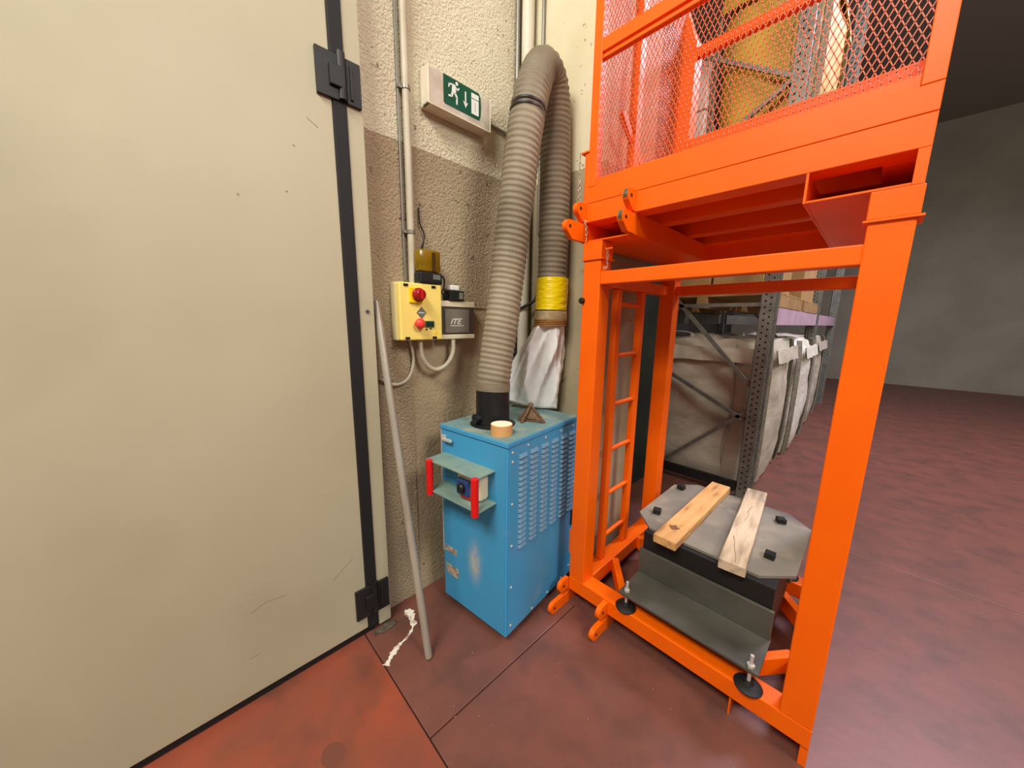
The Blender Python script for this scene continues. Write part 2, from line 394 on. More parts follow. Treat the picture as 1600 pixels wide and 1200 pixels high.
bm = NB(); rr = random.Random(12)
for k in range(75):
    x, y = rr.uniform(-1.25, .6), rr.uniform(.1, 1.3)
    if x < -.98 and y > .85: continue
    w = rr.uniform(.0009, .0022); prism(bm, [(x+w*math.cos(t)*rr.uniform(.6, 1.2), y+w*math.sin(t)*rr.uniform(.6, 1.2)) for t in (0, 1.2, 2.5, 3.9, 5.2)], 2, .0003, .0016)
o = ob('floor_crumbs', bm, 'paper_label'); tag(o, 'tiny pale crumbs scattered over the red floor', 'crumbs'); o['kind'] = 'stuff'
# ------------------------------------------------------------------ services on the left wall
def pipe_thing(name, label, cat, pts, r, m, clamps=(), seg=14, n=6):
    t = thing(name, label, cat, pts[-1] if pts[-1][2] < pts[0][2] else pts[0], 'vertical pipes in the corner' if pts[0][1] > 1.4 else None)
    bm = NB(); sweep(bm, catmull(pts, n) if len(pts) > 2 else [Vector(p) for p in pts], r, seg); ob('tube', bm, m, t, smooth=True)
    for c in clamps:
        bm = NB(); cyl(bm, (c[0], c[1], c[2]-.008), (c[0], c[1], c[2]+.008), r*1.22, seg=16); bx(bm, XW-.0005, c[0], c[1]-r*2.2, c[1]-r*.6, c[2]-.007, c[2]+.007)
        ob('pipe_clamp', bm, 'metal_conduit', t, smooth=True)
    return t
pipe_thing('conduit_pipe', 'pale rigid conduit running down the stucco wall into the yellow control box', 'pipe', [(-1.566, .853, 5.8), (-1.566, .853, 1.665)], .0165, 'grey_conduit',
           clamps=((-1.566, .853, 2.49), (-1.566, .853, 1.9), (-1.566, .853, 3.2)))
o = tag(ob('wall_cable', sweep(NB(), [V(-1.58, .822, 5.8), V(-1.58, .822, 1.80), V(-1.58, .823, 1.68)], .0055, 8), 'metal_conduit', smooth=True), 'thin grey cable running close beside the pale conduit', 'cable')

# control box
cb = thing('control_box', 'yellow electrical control box with red knobs on the stucco wall', 'control box', (XW, .86, 1.4))
B('back_shell', 'box_side', cb, (XW+.0015, -1.535, .748, .972, 1.405, 1.668), bev=.004)
B('lid', 'box_yellow', cb, (-1.535, -1.500, .750, .970, 1.406, 1.667), bev=.006)
for y, z in ((.782, 1.655), (.925, 1.655), (.782, 1.416), (.925, 1.416)):
    B('lid_clip', 'black_plastic', cb, (-1.5005, -1.4965, y-.011, y+.011, z-.006, z+.006), bev=.001)
sw = B('switch_plate', 'switch_yellow', cb, (-1.5003, -1.490, .796, .862, 1.577, 1.645), bev=.002)
bm = NB(); lathe(bm, (-1.490, .838, 1.614), [(0, 0), (.031, 0), (.031, .010), (.026, .014), (.024, .030), (.020, .034), (0, .034)], 28, (1, 0, 0)); k = ob('rotary_knob', bm, 'red_dark', sw, smooth=True)
B('knob_grip', 'red', sw, (-1.456, -1.450, .834, .842, 1.594, 1.634), bev=.0015)
bm = NB(); prism(bm, [(.857-.026, 1.533), (.857, 1.505), (.857+.026, 1.533), (.857, 1.561)], 0, -1.5002, -1.498)
dl = ob('diamond_label', bm, 'label_grey', cb); dl['label'] = 'grey diamond label'
B('print_line', 'label_print', dl, (-1.498, -1.4975, .841, .873, 1.531, 1.536))
bm = NB(); lathe(bm, (-1.5002, .837, 1.483), [(0, 0), (.017, 0), (.017, .014), (.024, .018), (.025, .026), (.019, .036), (.008, .040), (0, .040)], 24, (1, 0, 0))
ob('stop_button', bm, 'button_red', cb, smooth=True)
gb = B('start_button', 'button_green', cb, (-1.5002, -1.493, .873, .922, 1.466, 1.496), bev=.002)
B('button_insert', 'black_plastic', gb, (-1.493, -1.490, .880, .894, 1.472, 1.490), (-1.493, -1.490, .900, .914, 1.472, 1.490), bev=.001)
B('marking', 'black_plastic', cb, (-1.5002, -1.4985, .876, .886, 1.452, 1.459)); B('marking', 'black_plastic', cb, (-1.5002, -1.4985, .900, .909, 1.456, 1.462))
bm = NB(); prism(bm, [(.922, 1.434), (.942, 1.434), (.932, 1.451)], 0, -1.5002, -1.4988); ob('warning_triangle', bm, 'switch_yellow', cb)

# beacon on top of the box
bc = thing('warning_beacon', 'amber warning beacon with black base on top of the yellow box', 'beacon', (-1.53, .91, 1.668))
B('base', 'black_plastic', bc, (-1.575, -1.495, .853, .975, 1.6685, 1.722), bev=.008)
B('rating_label', 'label_grey', bc, (-1.4952, -1.494, .922, .962, 1.69, 1.712))
bm = NB(); bx(bm, -1.570, -1.500, .856, .972, 1.722, 1.824, .014); ob('amber_dome', bm, 'amber', bc, smooth=True)
B('dome_rib', 'amber_dark', bc, (-1.5005, -1.497, .921, .938, 1.726, 1.812)); 
bm = NB(); cyl(bm, (-1.535, .905, 1.724), (-1.535, .905, 1.80), .012); ob('lamp_bulb', bm, 'box_cream', bc, smooth=True)

# grey box with smoked window
jb = thing('junction_box', 'cream junction box with smoked window right of the yellow control box', 'junction box', (XW, 1.085, 1.4))
B('body', 'box_cream', jb, (XW+.0015, -1.545, .976, 1.196, 1.404, 1.598), bev=.004)
B('rail', 'box_cream', jb, (-1.545, -1.527, .978, 1.194, 1.568, 1.597), bev=.003)
B('rail', 'box_cream', jb, (-1.545, -1.527, .978, 1.194, 1.405, 1.428), bev=.003)
wn = B('window_cover', 'window_rim', jb, (-1.545, -1.530, .982, 1.190, 1.430, 1.566), bev=.003)
B('window_pane', 'smoke_window', wn, (-1.530, -1.526, 1.006, 1.158, 1.436, 1.556), bev=.002)
# white italic lettering ITE with a stroke underneath
bm = NB(); xl = -1.5258
def stroke(a, b, w=.0045): bar(bm, (xl, a[0], a[1]), (xl, b[0], b[1]), .0012, w, up=(0, 0, 1) if abs(a[0]-b[0]) > abs(a[1]-b[1]) else (0, 1, 0))
for y in (1.040,): stroke((y, 1.482), (y+.012, 1.508)); 
stroke((1.060, 1.482), (1.070, 1.505)); stroke((1.058, 1.507), (1.086, 1.507))
stroke((1.082, 1.482), (1.092, 1.508)); stroke((1.092, 1.508), (1.110, 1.508)); stroke((1.087, 1.496), (1.102, 1.496)); stroke((1.082, 1.483), (1.100, 1.483))
stroke((1.034, 1.473), (1.118, 1.473), .003)
ob('lettering', bm, 'white_print', wn)

pg = thing('relay_plug', 'small black relay with white cap on the cream junction box', 'relay', (-1.54, 1.075, 1.598))
B('base', 'black_plastic', pg, (-1.572, -1.515, 1.030, 1.118, 1.5985, 1.650), bev=.004)
B('cap', 'white_print', pg, (-1.568, -1.522, 1.040, 1.092, 1.650, 1.676), bev=.005)
B('terminal', 'label_grey', pg, (-1.515, -1.512, 1.085, 1.108, 1.608, 1.640))
tag(ob('beacon_wire', sweep(NB(), catmull([(-1.53, .974, 1.705), (-1.53, .998, 1.712), (-1.54, 1.014, 1.69), (-1.54, 1.008, 1.655), (-1.545, .998, 1.635), (-1.54, 1.03, 1.622)], 8), .004, 8), 'black_plastic', smooth=True), 'thin black wire from the beacon to the small relay', 'wire')
tag(ob('hanging_wire', sweep(NB(), catmull([(-1.578, .905, 2.02), (-1.572, .905, 1.95), (-1.57, .925, 1.90), (-1.57, .915, 1.84), (-1.57, .912, 1.80)], 8), .0035, 8), 'black_plastic', smooth=True), 'thin black wire coming down the wall to the amber beacon', 'wire')
def flex(name, label, pts, r, m, ribs=True):
    p = resample(catmull(pts, 16), .003)
    return tag(ob(name, sweep(NB(), p, (lambda i, th: r*(1+.10*(1 if i % 3 == 0 else -0.3))) if ribs else r, 12), m, smooth=True), label, 'cable')
fx = -1.535
flex('flexible_conduit', 'pale flexible conduit looping between the two boxes', [(fx, .866, 1.404), (fx, .868, 1.36), (fx, .876, 1.32), (fx, .905, 1.275), (fx, .948, 1.252), (fx, .994, 1.262), (fx, 1.032, 1.294), (fx, 1.055, 1.343), (fx, 1.057, 1.403)], .011, 'grey_conduit')
flex('wall_cable', 'thin pale cable curling from the yellow box to the door jamb', [(-1.568, .828, 1.404), (-1.568, .842, 1.332), (-1.568, .84, 1.275), (-1.568, .814, 1.22), (-1.568, .772, 1.196), (-1.568, .727, 1.198), (-1.568, .662, 1.235), (-1.57, .645, 1.25)], .0075, 'grey_conduit', ribs=False)

# exit sign
es = thing('exit_sign', 'emergency exit light with green running man panel on the wall', 'exit sign', (XW, 1.12, 2.445))
y0, y1, z0, z1, xf = .933, 1.297, 2.447, 2.602, -1.517
B('back_plate', 'sign_housing', es, (XW+.0015, -1.562, y0, y1, z0, z1), bev=.004)
B('diffuser', 'sign_clear', es, (-1.562, xf, y0+.004, y1-.004, z0+.004, z1-.004), bev=.005)
B('end_rim', 'sign_housing', es, (-1.562, xf+.0015, y0, y0+.010, z0, z1), bev=.002)
B('bottom_rim', 'sign_housing', es, (-1.562, xf+.0012, y0, y1, z0, z0+.008), bev=.002)
B('end_rim', 'sign_housing', es, (-1.562, xf+.0015, y1-.006, y1, z0, z1), bev=.002)
bm = NB(); gy0, gy1, gz0, gz1 = 1.014, 1.232, 2.478, 2.596
prism(bm, [(gy0, gz0+.006), (gy0, gz1), (gy1-.012, gz1), (gy1-.003, gz1-.02), (gy1, (gz0+gz1)/2), (gy1-.003, gz0+.02), (gy1-.012, gz0), (gy0+.006, gz0)], 0, xf, xf+.0018)
gp = ob('green_panel', bm, 'sign_green', es)
bm = NB(); xs = xf+.0024
def st(a, b, w): bar(bm, (xs, a[0], a[1]), (xs, b[0], b[1]), .0012, w, up=(0, 0, 1) if abs(a[0]-b[0]) > abs(a[1]-b[1]) else (0, 1, 0))
cyl(bm, (xs-.0006, 1.087, 2.582), (xs+.0006, 1.087, 2.582), .0075, seg=14)
prism(bm, [(1.062, 2.574), (1.080, 2.572), (1.082, 2.545), (1.074, 2.532), (1.058, 2.540)], 0, xs-.0006, xs+.0006)
st((1.064, 2.570), (1.044, 2.566), .007); st((1.045, 2.568), (1.042, 2.552), .006)
st((1.079, 2.566), (1.092, 2.556), .006); st((1.092, 2.557), (1.100, 2.568), .006)
st((1.063, 2.540), (1.058, 2.520), .010); st((1.058, 2.521), (1.040, 2.518), .008)
st((1.076, 2.540), (1.088, 2.522), .010); st((1.087, 2.524), (1.086, 2.496), .008)
ob('running_man', bm, 'white_print', gp)
bm = NB(); st((1.137, 2.570), (1.137, 2.520), .007)
prism(bm, [(1.122, 2.528), (1.137, 2.502), (1.152, 2.528), (1.141, 2.522), (1.133, 2.522)], 0, xs-.0006, xs+.0006); ob('down_arrow', bm, 'white_print', gp)
dd = B('door_symbol', 'white_print', gp, (xs-.0006, xs+.0006, 1.172, 1.216, 2.492, 2.582))
B('door_line', 'sign_green', dd, (xs+.0006, xs+.001, 1.172, 1.216, 2.557, 2.560)); B('door_line', 'label_grey', dd, (xs+.0006, xs+.001, 1.192, 1.194, 2.505, 2.545))
tag(ob('sign_cable', sweep(NB(), catmull([(-1.576, 1.297, 2.522), (-1.576, 1.36, 2.523), (-1.576, 1.44, 2.522), (-1.576, 1.60, 2.52)], 4), .008, 10), 'metal_conduit', smooth=True), 'dark cable leaving the exit sign towards the corner', 'cable')

# corner pipes
pipe_thing('drain_pipe', 'white vertical pipe in the corner behind the hoses', 'pipe', [(-1.530, 1.572, 5.8), (-1.530, 1.572, .02)], .034, 'white_pipe')
pipe_thing('steel_conduit', 'slim grey steel conduit left of the white corner pipe', 'pipe', [(-1.572, 1.535, 5.8), (-1.572, 1.535, 1.18)], .012, 'metal_conduit', clamps=((-1.572, 1.535, 1.52), (-1.572, 1.535, 3.3)))
pipe_thing('thin_conduit', 'thin grey conduit right of the white corner pipe', 'pipe', [(-1.455, 1.611, 5.8), (-1.455, 1.611, 2.0)], .009, 'metal_conduit')
tag(ob('bent_cable', sweep(NB(), catmull([(-1.555, 1.52, 1.20), (-1.55, 1.515, 1.45), (-1.545, 1.515, 1.55), (-1.50, 1.54, 1.585), (-1.45, 1.59, 1.63), (-1.44, 1.61, 1.75)], 8), .008, 10), 'black_plastic', smooth=True), 'black cable bending out behind the yellow taped hose end', 'cable')

# leaning pole
pl_ = thing('metal_pole', 'long grey steel tube leaning on the wall beside the door jamb', 'pole', (-1.205, .670, 0))
a, b = V(-1.205, .670, .0), V(-1.548, .664, 1.575)
dv = (b-a).normalized(); u_, v_ = frame_for(dv)
bm = NB(); cyl(bm, a + V(0, 0, .006), b, .0165, seg=22, cap=False); cyl(bm, a + V(0, 0, .006), b, .0135, seg=22, cap=False)
ob('tube', bm, 'galv_pole', pl_, smooth=True)
bm = NB(); cyl(bm, b - dv*.05, b + dv*.005, .0150, .011, seg=18); ob('end_plug', bm, 'galv', pl_, smooth=True)

# ------------------------------------------------------------------ fume extractor cabinet
A0 = (-1.01, .961, 0); RZ = math.atan2(.1115, .9938)
fe = thing('fume_extractor', 'blue steel fume extractor cabinet with louvred side and red handles', 'extractor', A0, rz=RZ)
Wd, Dp = .432, .590
def LB(name, m, par, *boxes, bev=0): return B(name, m, par, *boxes, bev=bev, local=True)
def lob(name, bm, m, par, smooth=False): return ob(name, bm, m, par, smooth=smooth, local=True)
LB('body', 'blue', fe, (-Wd, 0, 0, Dp, .042, .972), bev=.004)
LB('side_panel', 'blue', fe, (0, .003, .012, Dp-.01, .05, .968), bev=.001)
LB('front_panel', 'blue_worn', fe, (-Wd+.012, -.010, -.0025, 0, .05, .966), bev=.001)
ld = LB('lid', 'blue', fe, (-Wd-.004, .006, -.006, Dp+.002, .974, .995), bev=.003)
LB('dusty_lid_top', 'dusty_top', ld, (-Wd, .002, -.002, Dp-.002, .995, .9975), bev=.001)
bm = NB()   # one louvre: a raised slanted hood
def louver_bm():
    bm = NB(); L, h, p = .058, .020, .009
    prof = [(0, 0), (p, -h*.75), (p, -h*.95), (0, -h)]
    n = len(prof); A = []; Bv = []
    for x, z in prof:
        A.append(bm.verts.new((x, (0 if x == 0 else .006), z))); Bv.append(bm.verts.new((x, L-(0 if x == 0 else .006), z)))
    for i in range(n-1): bm.faces.new((A[i], Bv[i], Bv[i+1], A[i+1]))
    bm.faces.new(A); bm.faces.new(Bv[::-1]); return bm
bm.free()
def slot_bm():
    bm = NB(); bx(bm, 0, .0012, .003, .055, -.0265, -.0195); return bm
cols = [.074, .158, .247, .335, .420, .504]
lv0 = None
for c in cols:
    for r in range(18):
        z = .925 - r*.0258
        if lv0 is None:
            lv0 = lob('louver', louver_bm(), 'blue_louver', fe); sl0 = lob('slot', slot_bm(), 'black_plastic', lv0)
            lv0.location = (.003, c, z)
        else:
            q = lv0.copy(); COL.objects.link(q); q.location = (.003, c, z)
            s = sl0.copy(); COL.objects.link(s); s.parent = q
# screws
sc0 = None
for (y, z) in [(.030, .947), (.030, .904), (.030, .708), (.030, .505), (.030, .294), (.030, .092), (.2, .065), (.34, .065), (.48, .065), (.56, .10), (.14, .952), (.28, .952), (.42, .952), (.54, .952), (.57, .80), (.57, .62), (.57, .4)]:
    if sc0 is None:
        bm = NB(); lathe(bm, (0, 0, 0), [(.0065, 0), (.0065, .002), (.004, .004), (0, .0045)], 12, (1, 0, 0)); sc0 = lob('screw', bm, 'chrome', fe, True); q = sc0
    else: q = sc0.copy(); COL.objects.link(q)
    q.location = (.003, y, z)
# latch
lt = LB('latch', 'chrome', fe, (-.425, -.392, -.012, -.0025, .918, .945), bev=.002)
LB('latch_lever', 'chrome', lt, (-.402, -.338, -.026, -.012, .922, .936), bev=.003)
LB('edge_trim', 'chrome', fe, (-Wd-.0015, -Wd+.004, -.004, .004, .30, .968))
# handle bracket on the front
hb = LB('handle_bracket', 'dusty_plate', fe, (-.405, -.068, -.118, -.002, .849, .856), bev=.0015)
LB('lower_plate', 'dusty_plate', hb, (-.405, -.060, -.118, -.002, .700, .707), bev=.0015)
for x in (-.374, -.074):
    bm = NB(); cyl(bm, (x, -.122, .690), (x, -.122, .858), .0165, seg=22); lob('handle_bar', bm, 'red', hb, True)
sk = LB('power_socket', 'box_cream', fe, (-.245, -.105, -.062, -.002, .712, .838), bev=.012)
LB('socket_face', 'box_cream', sk, (-.238, -.112, -.070, -.062, .722, .83), bev=.004)
fp = LB('socket_flap', 'blue_flap', sk, (-.228, -.148, -.090, -.070, .730, .806), bev=.008)
bm = NB(); lathe(bm, (-.188, -.090, .768), [(.022, 0), (.022, .010), (.016, .016), (0, .016)], 20, (0, -1, 0)); lob('flap_boss', bm, 'black_plastic', fp, True)
LB('flap_hinge', 'red', sk, (-.21, -.15, -.08, -.068, .716, .728), bev=.002)
LB('rating_plate', 'paper_label', fe, (-.418, -.330, -.004, -.0025, .313, .345), bev=.0004)
LB('rating_plate', 'paper_label', fe, (-.412, -.318, -.004, -.0025, .185, .240), bev=.0004)
for x, y in ((-.06, .06), (-.37, .06), (-.06, .53), (-.37, .53)):
    bm = NB(); cyl(bm, (x-.013, y, .020), (x+.013, y, .020), .0195, seg=18); c = lob('caster_wheel', bm, 'black_plastic', fe, True)
    LB('caster_fork', 'galv', c, (x-.018, x-.0145, y-.012, y+.012, .015, .042), (x+.0145, x+.018, y-.012, y+.012, .015, .042))
# outlet collar on the lid
cx, cy = -.2425, .1700
bm = NB(); lathe(bm, (cx, cy, .9975), [(.074, 0), (.112, 0), (.112, .004), (.102, .009), (.0825, .010)], 40); lob('collar_flange', bm, 'black_plastic', fe, True)
bm = NB(); lathe(bm, (cx, cy, .9975), [(.0825, 0), (.0825, .176), (.074, .176), (.074, .02)], 40); cl = lob('outlet_collar', bm, 'black_plastic', fe, True)
kd = V(-.20, -.98, 0).normalized(); kp = V(cx, cy, 1.037) + kd*.080
bm = NB(); lathe(bm, kp, [(0, -.004), (.019, -.004), (.019, .012), (.024, .014), (.024, .028), (.018, .032), (0, .032)], 20, kd); lob('damper_knob', bm, 'black_plastic', cl, True)
# small hanging tag / chain at back edge
LB('hasp', 'black_plastic', fe, (.003, .010, .555, .578, .36, .45), bev=.002)

# tape roll
def fe_w(x, y, z): return (A0[0] + .9938*x - .1115*y, A0[1] + .1115*x + .9938*y, z)
tp = thing('tape_roll', 'roll of brown packing tape on the front corner of the extractor lid', 'tape', fe_w(-.098, .072, .9975))
c = fe_w(-.098, .072, .998)
bm = NB(); lathe(bm, c, [(.030, 0), (.049, 0), (.049, .048), (.030, .048), (.030, 0)], 36); ob('tape_winding', bm, 'cardboard', tp, smooth=True)
bm = NB(); lathe(bm, c, [(.027, 0), (.0298, 0), (.0298, .0485), (.027, .0485), (.027, 0)], 36); ob('core', bm, 'tape_paper', tp, smooth=True)
bm = NB(); lathe(bm, c, [(0, .0482), (.047, .0482), (.047, .0487), (0, .0487)], 36); ob('top_paper', bm, 'tape_paper', tp)

# rusty bracket: small pyramid of bent straps
br = thing('rusty_bracket', 'small rusty metal tripod bracket on the extractor lid', 'bracket', fe_w(-.125, .35, .9975))
ap = Vector(fe_w(-.150, .36, 1.072))
for dx, dy in ((-.055, -.055), (.075, -.005), (-.01, -.085), (-.05, .05)):
    ft = Vector(fe_w(-.125+dx, .35+dy, 1.001))
    bm = NB(); bar(bm, ft, ap, .014, .005, bev=.001); ob('strap_leg', bm, 'rust', br)
bm = NB(); bar(bm, fe_w(-.180, .295, 1.002), fe_w(-.050, .345, 1.002), .018, .006); ob('foot_strap', bm, 'rust', br)
f1, f2 = Vector(fe_w(-.178, .297, 1.004)), Vector(fe_w(-.052, .343, 1.004)); nrm_ = (f2-f1).cross(ap-f1).normalized()*.0015
bm = NB(); vs = [bm.verts.new(p + k*nrm_) for k in (-1, 1) for p in (f1.lerp(ap, .1), f2.lerp(ap, .1), ap - V(0, 0, .01))]
for f in ((0, 1, 2), (5, 4, 3), (0, 3, 4, 1), (1, 4, 5, 2), (2, 5, 3, 0)): bm.faces.new([vs[i] for i in f])
ob('gusset_plate', bm, 'rust', br)
bm = NB(); lathe(bm, ap - V(0, 0, .008), [(0, 0), (.014, 0), (.014, .014), (.009, .02), (0, .02)], 14); ob('hub', bm, 'rust', br, smooth=True)
bm = NB(); bar(bm, ap - V(0, 0, .005), Vector(fe_w(-.27, .36, 1.052)), .010, .006); ob('lever', bm, 'rust', br)

# ------------------------------------------------------------------ hose
ccw = fe_w(cx, cy, 1.10)
hp = [(ccw[0], ccw[1], 1.164), (ccw[0]-.002, ccw[1]+.005, 1.21), (-1.277, 1.131, 1.319), (-1.278, 1.166, 1.505), (-1.282, 1.209, 1.749), (-1.264, 1.244, 2.097), (-1.249, 1.277, 2.372), (-1.250, 1.325, 2.56),
      (-1.263, 1.395, 2.672), (-1.276, 1.480, 2.652), (-1.282, 1.522, 2.53), (-1.276, 1.527, 2.35), (-1.268, 1.525, 2.17), (-1.262, 1.520, 1.75), (-1.262, 1.515, 1.555)]
hs = thing('extraction_hose', 'ribbed grey-brown extraction hose arching up from the blue cabinet', 'hose', (ccw[0], ccw[1], 1.176))
pts = resample(catmull(hp, 40), .0042); pitch = .0255; nP = len(pts)
def hr(i, th):
    ph = (i*.0042/pitch + th/(2*PI)) % 1.0
    w = .5 + .5*math.cos(2*PI*ph)
    nz = noise.noise(V(pts[i].x*9+3*math.cos(th), pts[i].y*9+3*math.sin(th), pts[i].z*7))
    base = .0838 if i < nP*.52 else .0815
    return base - .0046*(1-w**1.4) + (.0028 if pts[i].z < 1.7 and i < nP*.5 else .0015)*nz
bm = NB(); sweep(bm, pts, hr, 40, cap=False); ob('ribbed_tube', bm, 'hose', hs, smooth=True)
def band(name, za, zb, side, r, m, par, rough_=0, step=.006):
    idx = [i for i, p in enumerate(pts) if za <= p.z <= zb and (i < nP/2) == (side == 0)]
    sub = [pts[i] for i in idx]
    bm = NB(); sweep(bm, sub, (lambda i, th: r + rough_*noise.noise(V(th*3, sub[i].z*60, 2))), 40, cap=False)
    return ob(name, bm, m, par, smooth=True)
band('hose_clamp', 2.425, 2.437, 0, .0875, 'black_plastic', hs); band('hose_clamp', 2.445, 2.455, 0, .0875, 'black_plastic', hs)
band('cuff', 1.164, 1.203, 0, .0842, 'hose', hs, .001)
band('yellow_tape', 1.560, 1.732, 1, .0865, 'yellow_tape', hs, .003)

# sack over the hose end
sk = thing('woven_sack', 'white woven plastic sack tied over the lower hose end', 'sack', (-1.33, 1.46, 1.0))
bm = NB(); seg = 72
ax = V(.76, .65, 0).normalized(); ay = V(-ax.y, ax.x, 0)
prof = [  # z, centre, half width, half thickness, fold depth
    (1.553, (-1.262, 1.516), .086, .086, .001), (1.535, (-1.262, 1.515), .085, .084, .002), (1.510, (-1.262, 1.515), .080, .078, .004), (1.488, (-1.262, 1.515), .078, .074, .006), (1.47, (-1.268, 1.512), .084, .078, .010),
    (1.42, (-1.280, 1.505), .100, .075, .014), (1.34, (-1.300, 1.494), .122, .066, .017), (1.24, (-1.320, 1.482), .140, .056, .018), (1.14, (-1.336, 1.472), .150, .045, .016), (1.06, (-1.342, 1.466), .152, .034, .012), (1.015, (-1.342, 1.462), .150, .020, .006), (1.006, (-1.342, 1.462), .149, .008, .002)]
rings = []
def lerp(a, b, t): return a + (b-a)*t
fine = []
for k in range(len(prof)-1):
    for j in range(6):
        t = j/6; a, b = prof[k], prof[k+1]
        fine.append((lerp(a[0], b[0], t), (lerp(a[1][0], b[1][0], t), lerp(a[1][1], b[1][1], t)), lerp(a[2], b[2], t), lerp(a[3], b[3], t), lerp(a[4], b[4], t)))
fine.append(prof[-1])
for z, c, hw, ht, fd in fine:
    ring = []
    for i in range(seg):
        th = 2*PI*i/seg
        f = fd*(1.5*(1-2*abs(math.sin(2.5*th + z*4))) + .9*(1-2*abs(math.sin(4.5*th - z*6))) + 1.3*noise.noise(V(math.cos(th)*2.2, math.sin(th)*2.2, z*5)))
        p = V(c[0], c[1], z + .012*noise.noise(V(th, 4, 1))*(1 if z > 1.05 and z < 1.5 else 0)) + ax*(math.cos(th)*(hw+f*.5)) + ay*(math.sin(th)*(ht+f))
        if z < 1.12: p.z += .055*max(0, -math.cos(th))*(1.12-z)/.12 * .8 - 0
        ring.append(bm.verts.new(p))
    rings.append(ring)
for P_, Q_ in zip(rings, rings[1:]):
    for i in range(seg): bm.faces.new((P_[i], P_[(i+1) % seg], Q_[(i+1) % seg], Q_[i]))
bm.faces.new(rings[-1])
ob('sack_body', bm, 'sack_white', sk, smooth=True)
bm = NB(); lathe(bm, (-1.262, 1.5155, 1.505), [(.086, 0), (.090, .012), (.089, .045), (.0875, .052)], 40); ob('clear_wrap', bm, 'clear_wrap', sk, smooth=True)
bm = NB()
for k in range(4):
    cp = [V(-1.262 + .086*math.cos(t*2*PI/32), 1.515 + .086*math.sin(t*2*PI/32), 1.482 + k*.008 + .004*math.sin(t*2*PI/32 + k)) for t in range(33)]
    sweep(bm, cp, .0045, 8)
ob('twine_tie', bm, 'twine', sk, smooth=True)

# ------------------------------------------------------------------ orange stacking frame (lower)
X0, X1 = -.968, .032; Y0, Y1 = 1.385, 2.290; PW = .088
lf = thing('stacking_frame', 'tall orange steel stacking frame standing on the floor beside the blue cabinet', 'frame', (-.468, 1.83, 0))
def OB(name, par, *boxes, m='orange', bev=.004): return B(name, m, par, *boxes, bev=bev)
for (x0, x1) in ((X0, X0+PW), (X1-PW-.002, X1)):
    for (y0_, y1_) in ((Y0, Y0+PW), (Y1-PW, Y1)):
        p = OB('post', lf, (x0, x1, y0_, y1_, .165, 1.776))
        OB('post_head', p, (x0-.004, x1+.004, y0_-.004, y1_+.004, 1.778, 1.850), bev=.003)
        OB('head_flange', p, (x0-.010, x1+.012, y0_-.008, y1_+.008, 1.772, 1.778), bev=.001)
for (y0_, y1_) in ((Y0, Y0+.085), (Y1-.085, Y1)):
    OB('base_beam', lf, (X0, X1, y0_, y1_, .087, .165))
OB('base_beam', lf, (X0, X0+PW, Y0+.0855, Y1-.0855, .087, .165)); OB('base_beam', lf, (X1-PW, X1, Y0+.0855, Y1-.0855, .087, .165))
for (y0_, y1_) in ((Y0+.002, Y0+.06), (Y1-.06, Y1-.002)):
    OB('top_beam', lf, (X0+PW, X1-PW, y0_, y1_, 1.665, 1.720))
for (x0, x1) in ((X0+.002, X0+.06), (X1-.06, X1-.002)):
    OB('top_beam', lf, (x0, x1, Y0+PW, Y1-PW, 1.665, 1.720))
# corner braces at the base
for sx in (-1, 1):
    for sy in (-1, 1):
        cx_, cy_ = -.468, (Y0+Y1)/2
        a = V(cx_ + sx*.405, cy_ + sy*.14, .125); b = V(cx_ + sx*.225, cy_ + sy*.368, .125)
        bm = NB(); bar(bm, a, b, .036, .078, up=(0, 0, 1), bev=.002); ob('corner_brace', bm, 'orange', lf)
# fork pockets under the base, lug plates projecting forward
def lug(par, name, x0, x1, y_root, y_tip, zb, zt, nose=None, worn=True):
    """vertical plate with a rounded tip; nose = radius of a nose kept at the top with the lower corner cut away"""
    r = nose or (zt-zb)/2; cz = zt - r; cy_ = y_tip + r
    out = [(y_root, zb), (y_root, zt)] + [(cy_ + r*math.cos(PI/2+PI*i/8), cz + r*math.sin(PI/2+PI*i/8)) for i in range(7 if nose else 9)]
    if nose: out.append((y_tip + .62*(zt-zb), zb))
    bm = NB(); prism(bm, out, 0, x0, x1); o = ob(name, bm, 'orange', par)
    for s_, xx in ((1, x1), (-1, x0)):
        bm = NB(); cyl(bm, (xx-.0002*s_, cy_+.002, cz), (xx+.0008*s_, cy_+.002, cz), .0075, seg=14); ob('bolt_hole', bm, 'steel_black', o)
    if worn:
        n_ = range(1, 6 if nose else 8)
        rim = [(cy_ + (r+.0006)*math.cos(PI/2+PI*i/8), cz + (r+.0006)*math.sin(PI/2+PI*i/8)) for i in n_]
        inn = [(cy_ + (r-.003)*math.cos(PI/2+PI*i/8), cz + (r-.003)*math.sin(PI/2+PI*i/8)) for i in reversed(n_)]
        bm = NB(); prism(bm, rim+inn, 0, x0+.003, x1-.003); ob('worn_tip', bm, 'worn_steel', o)
    return o
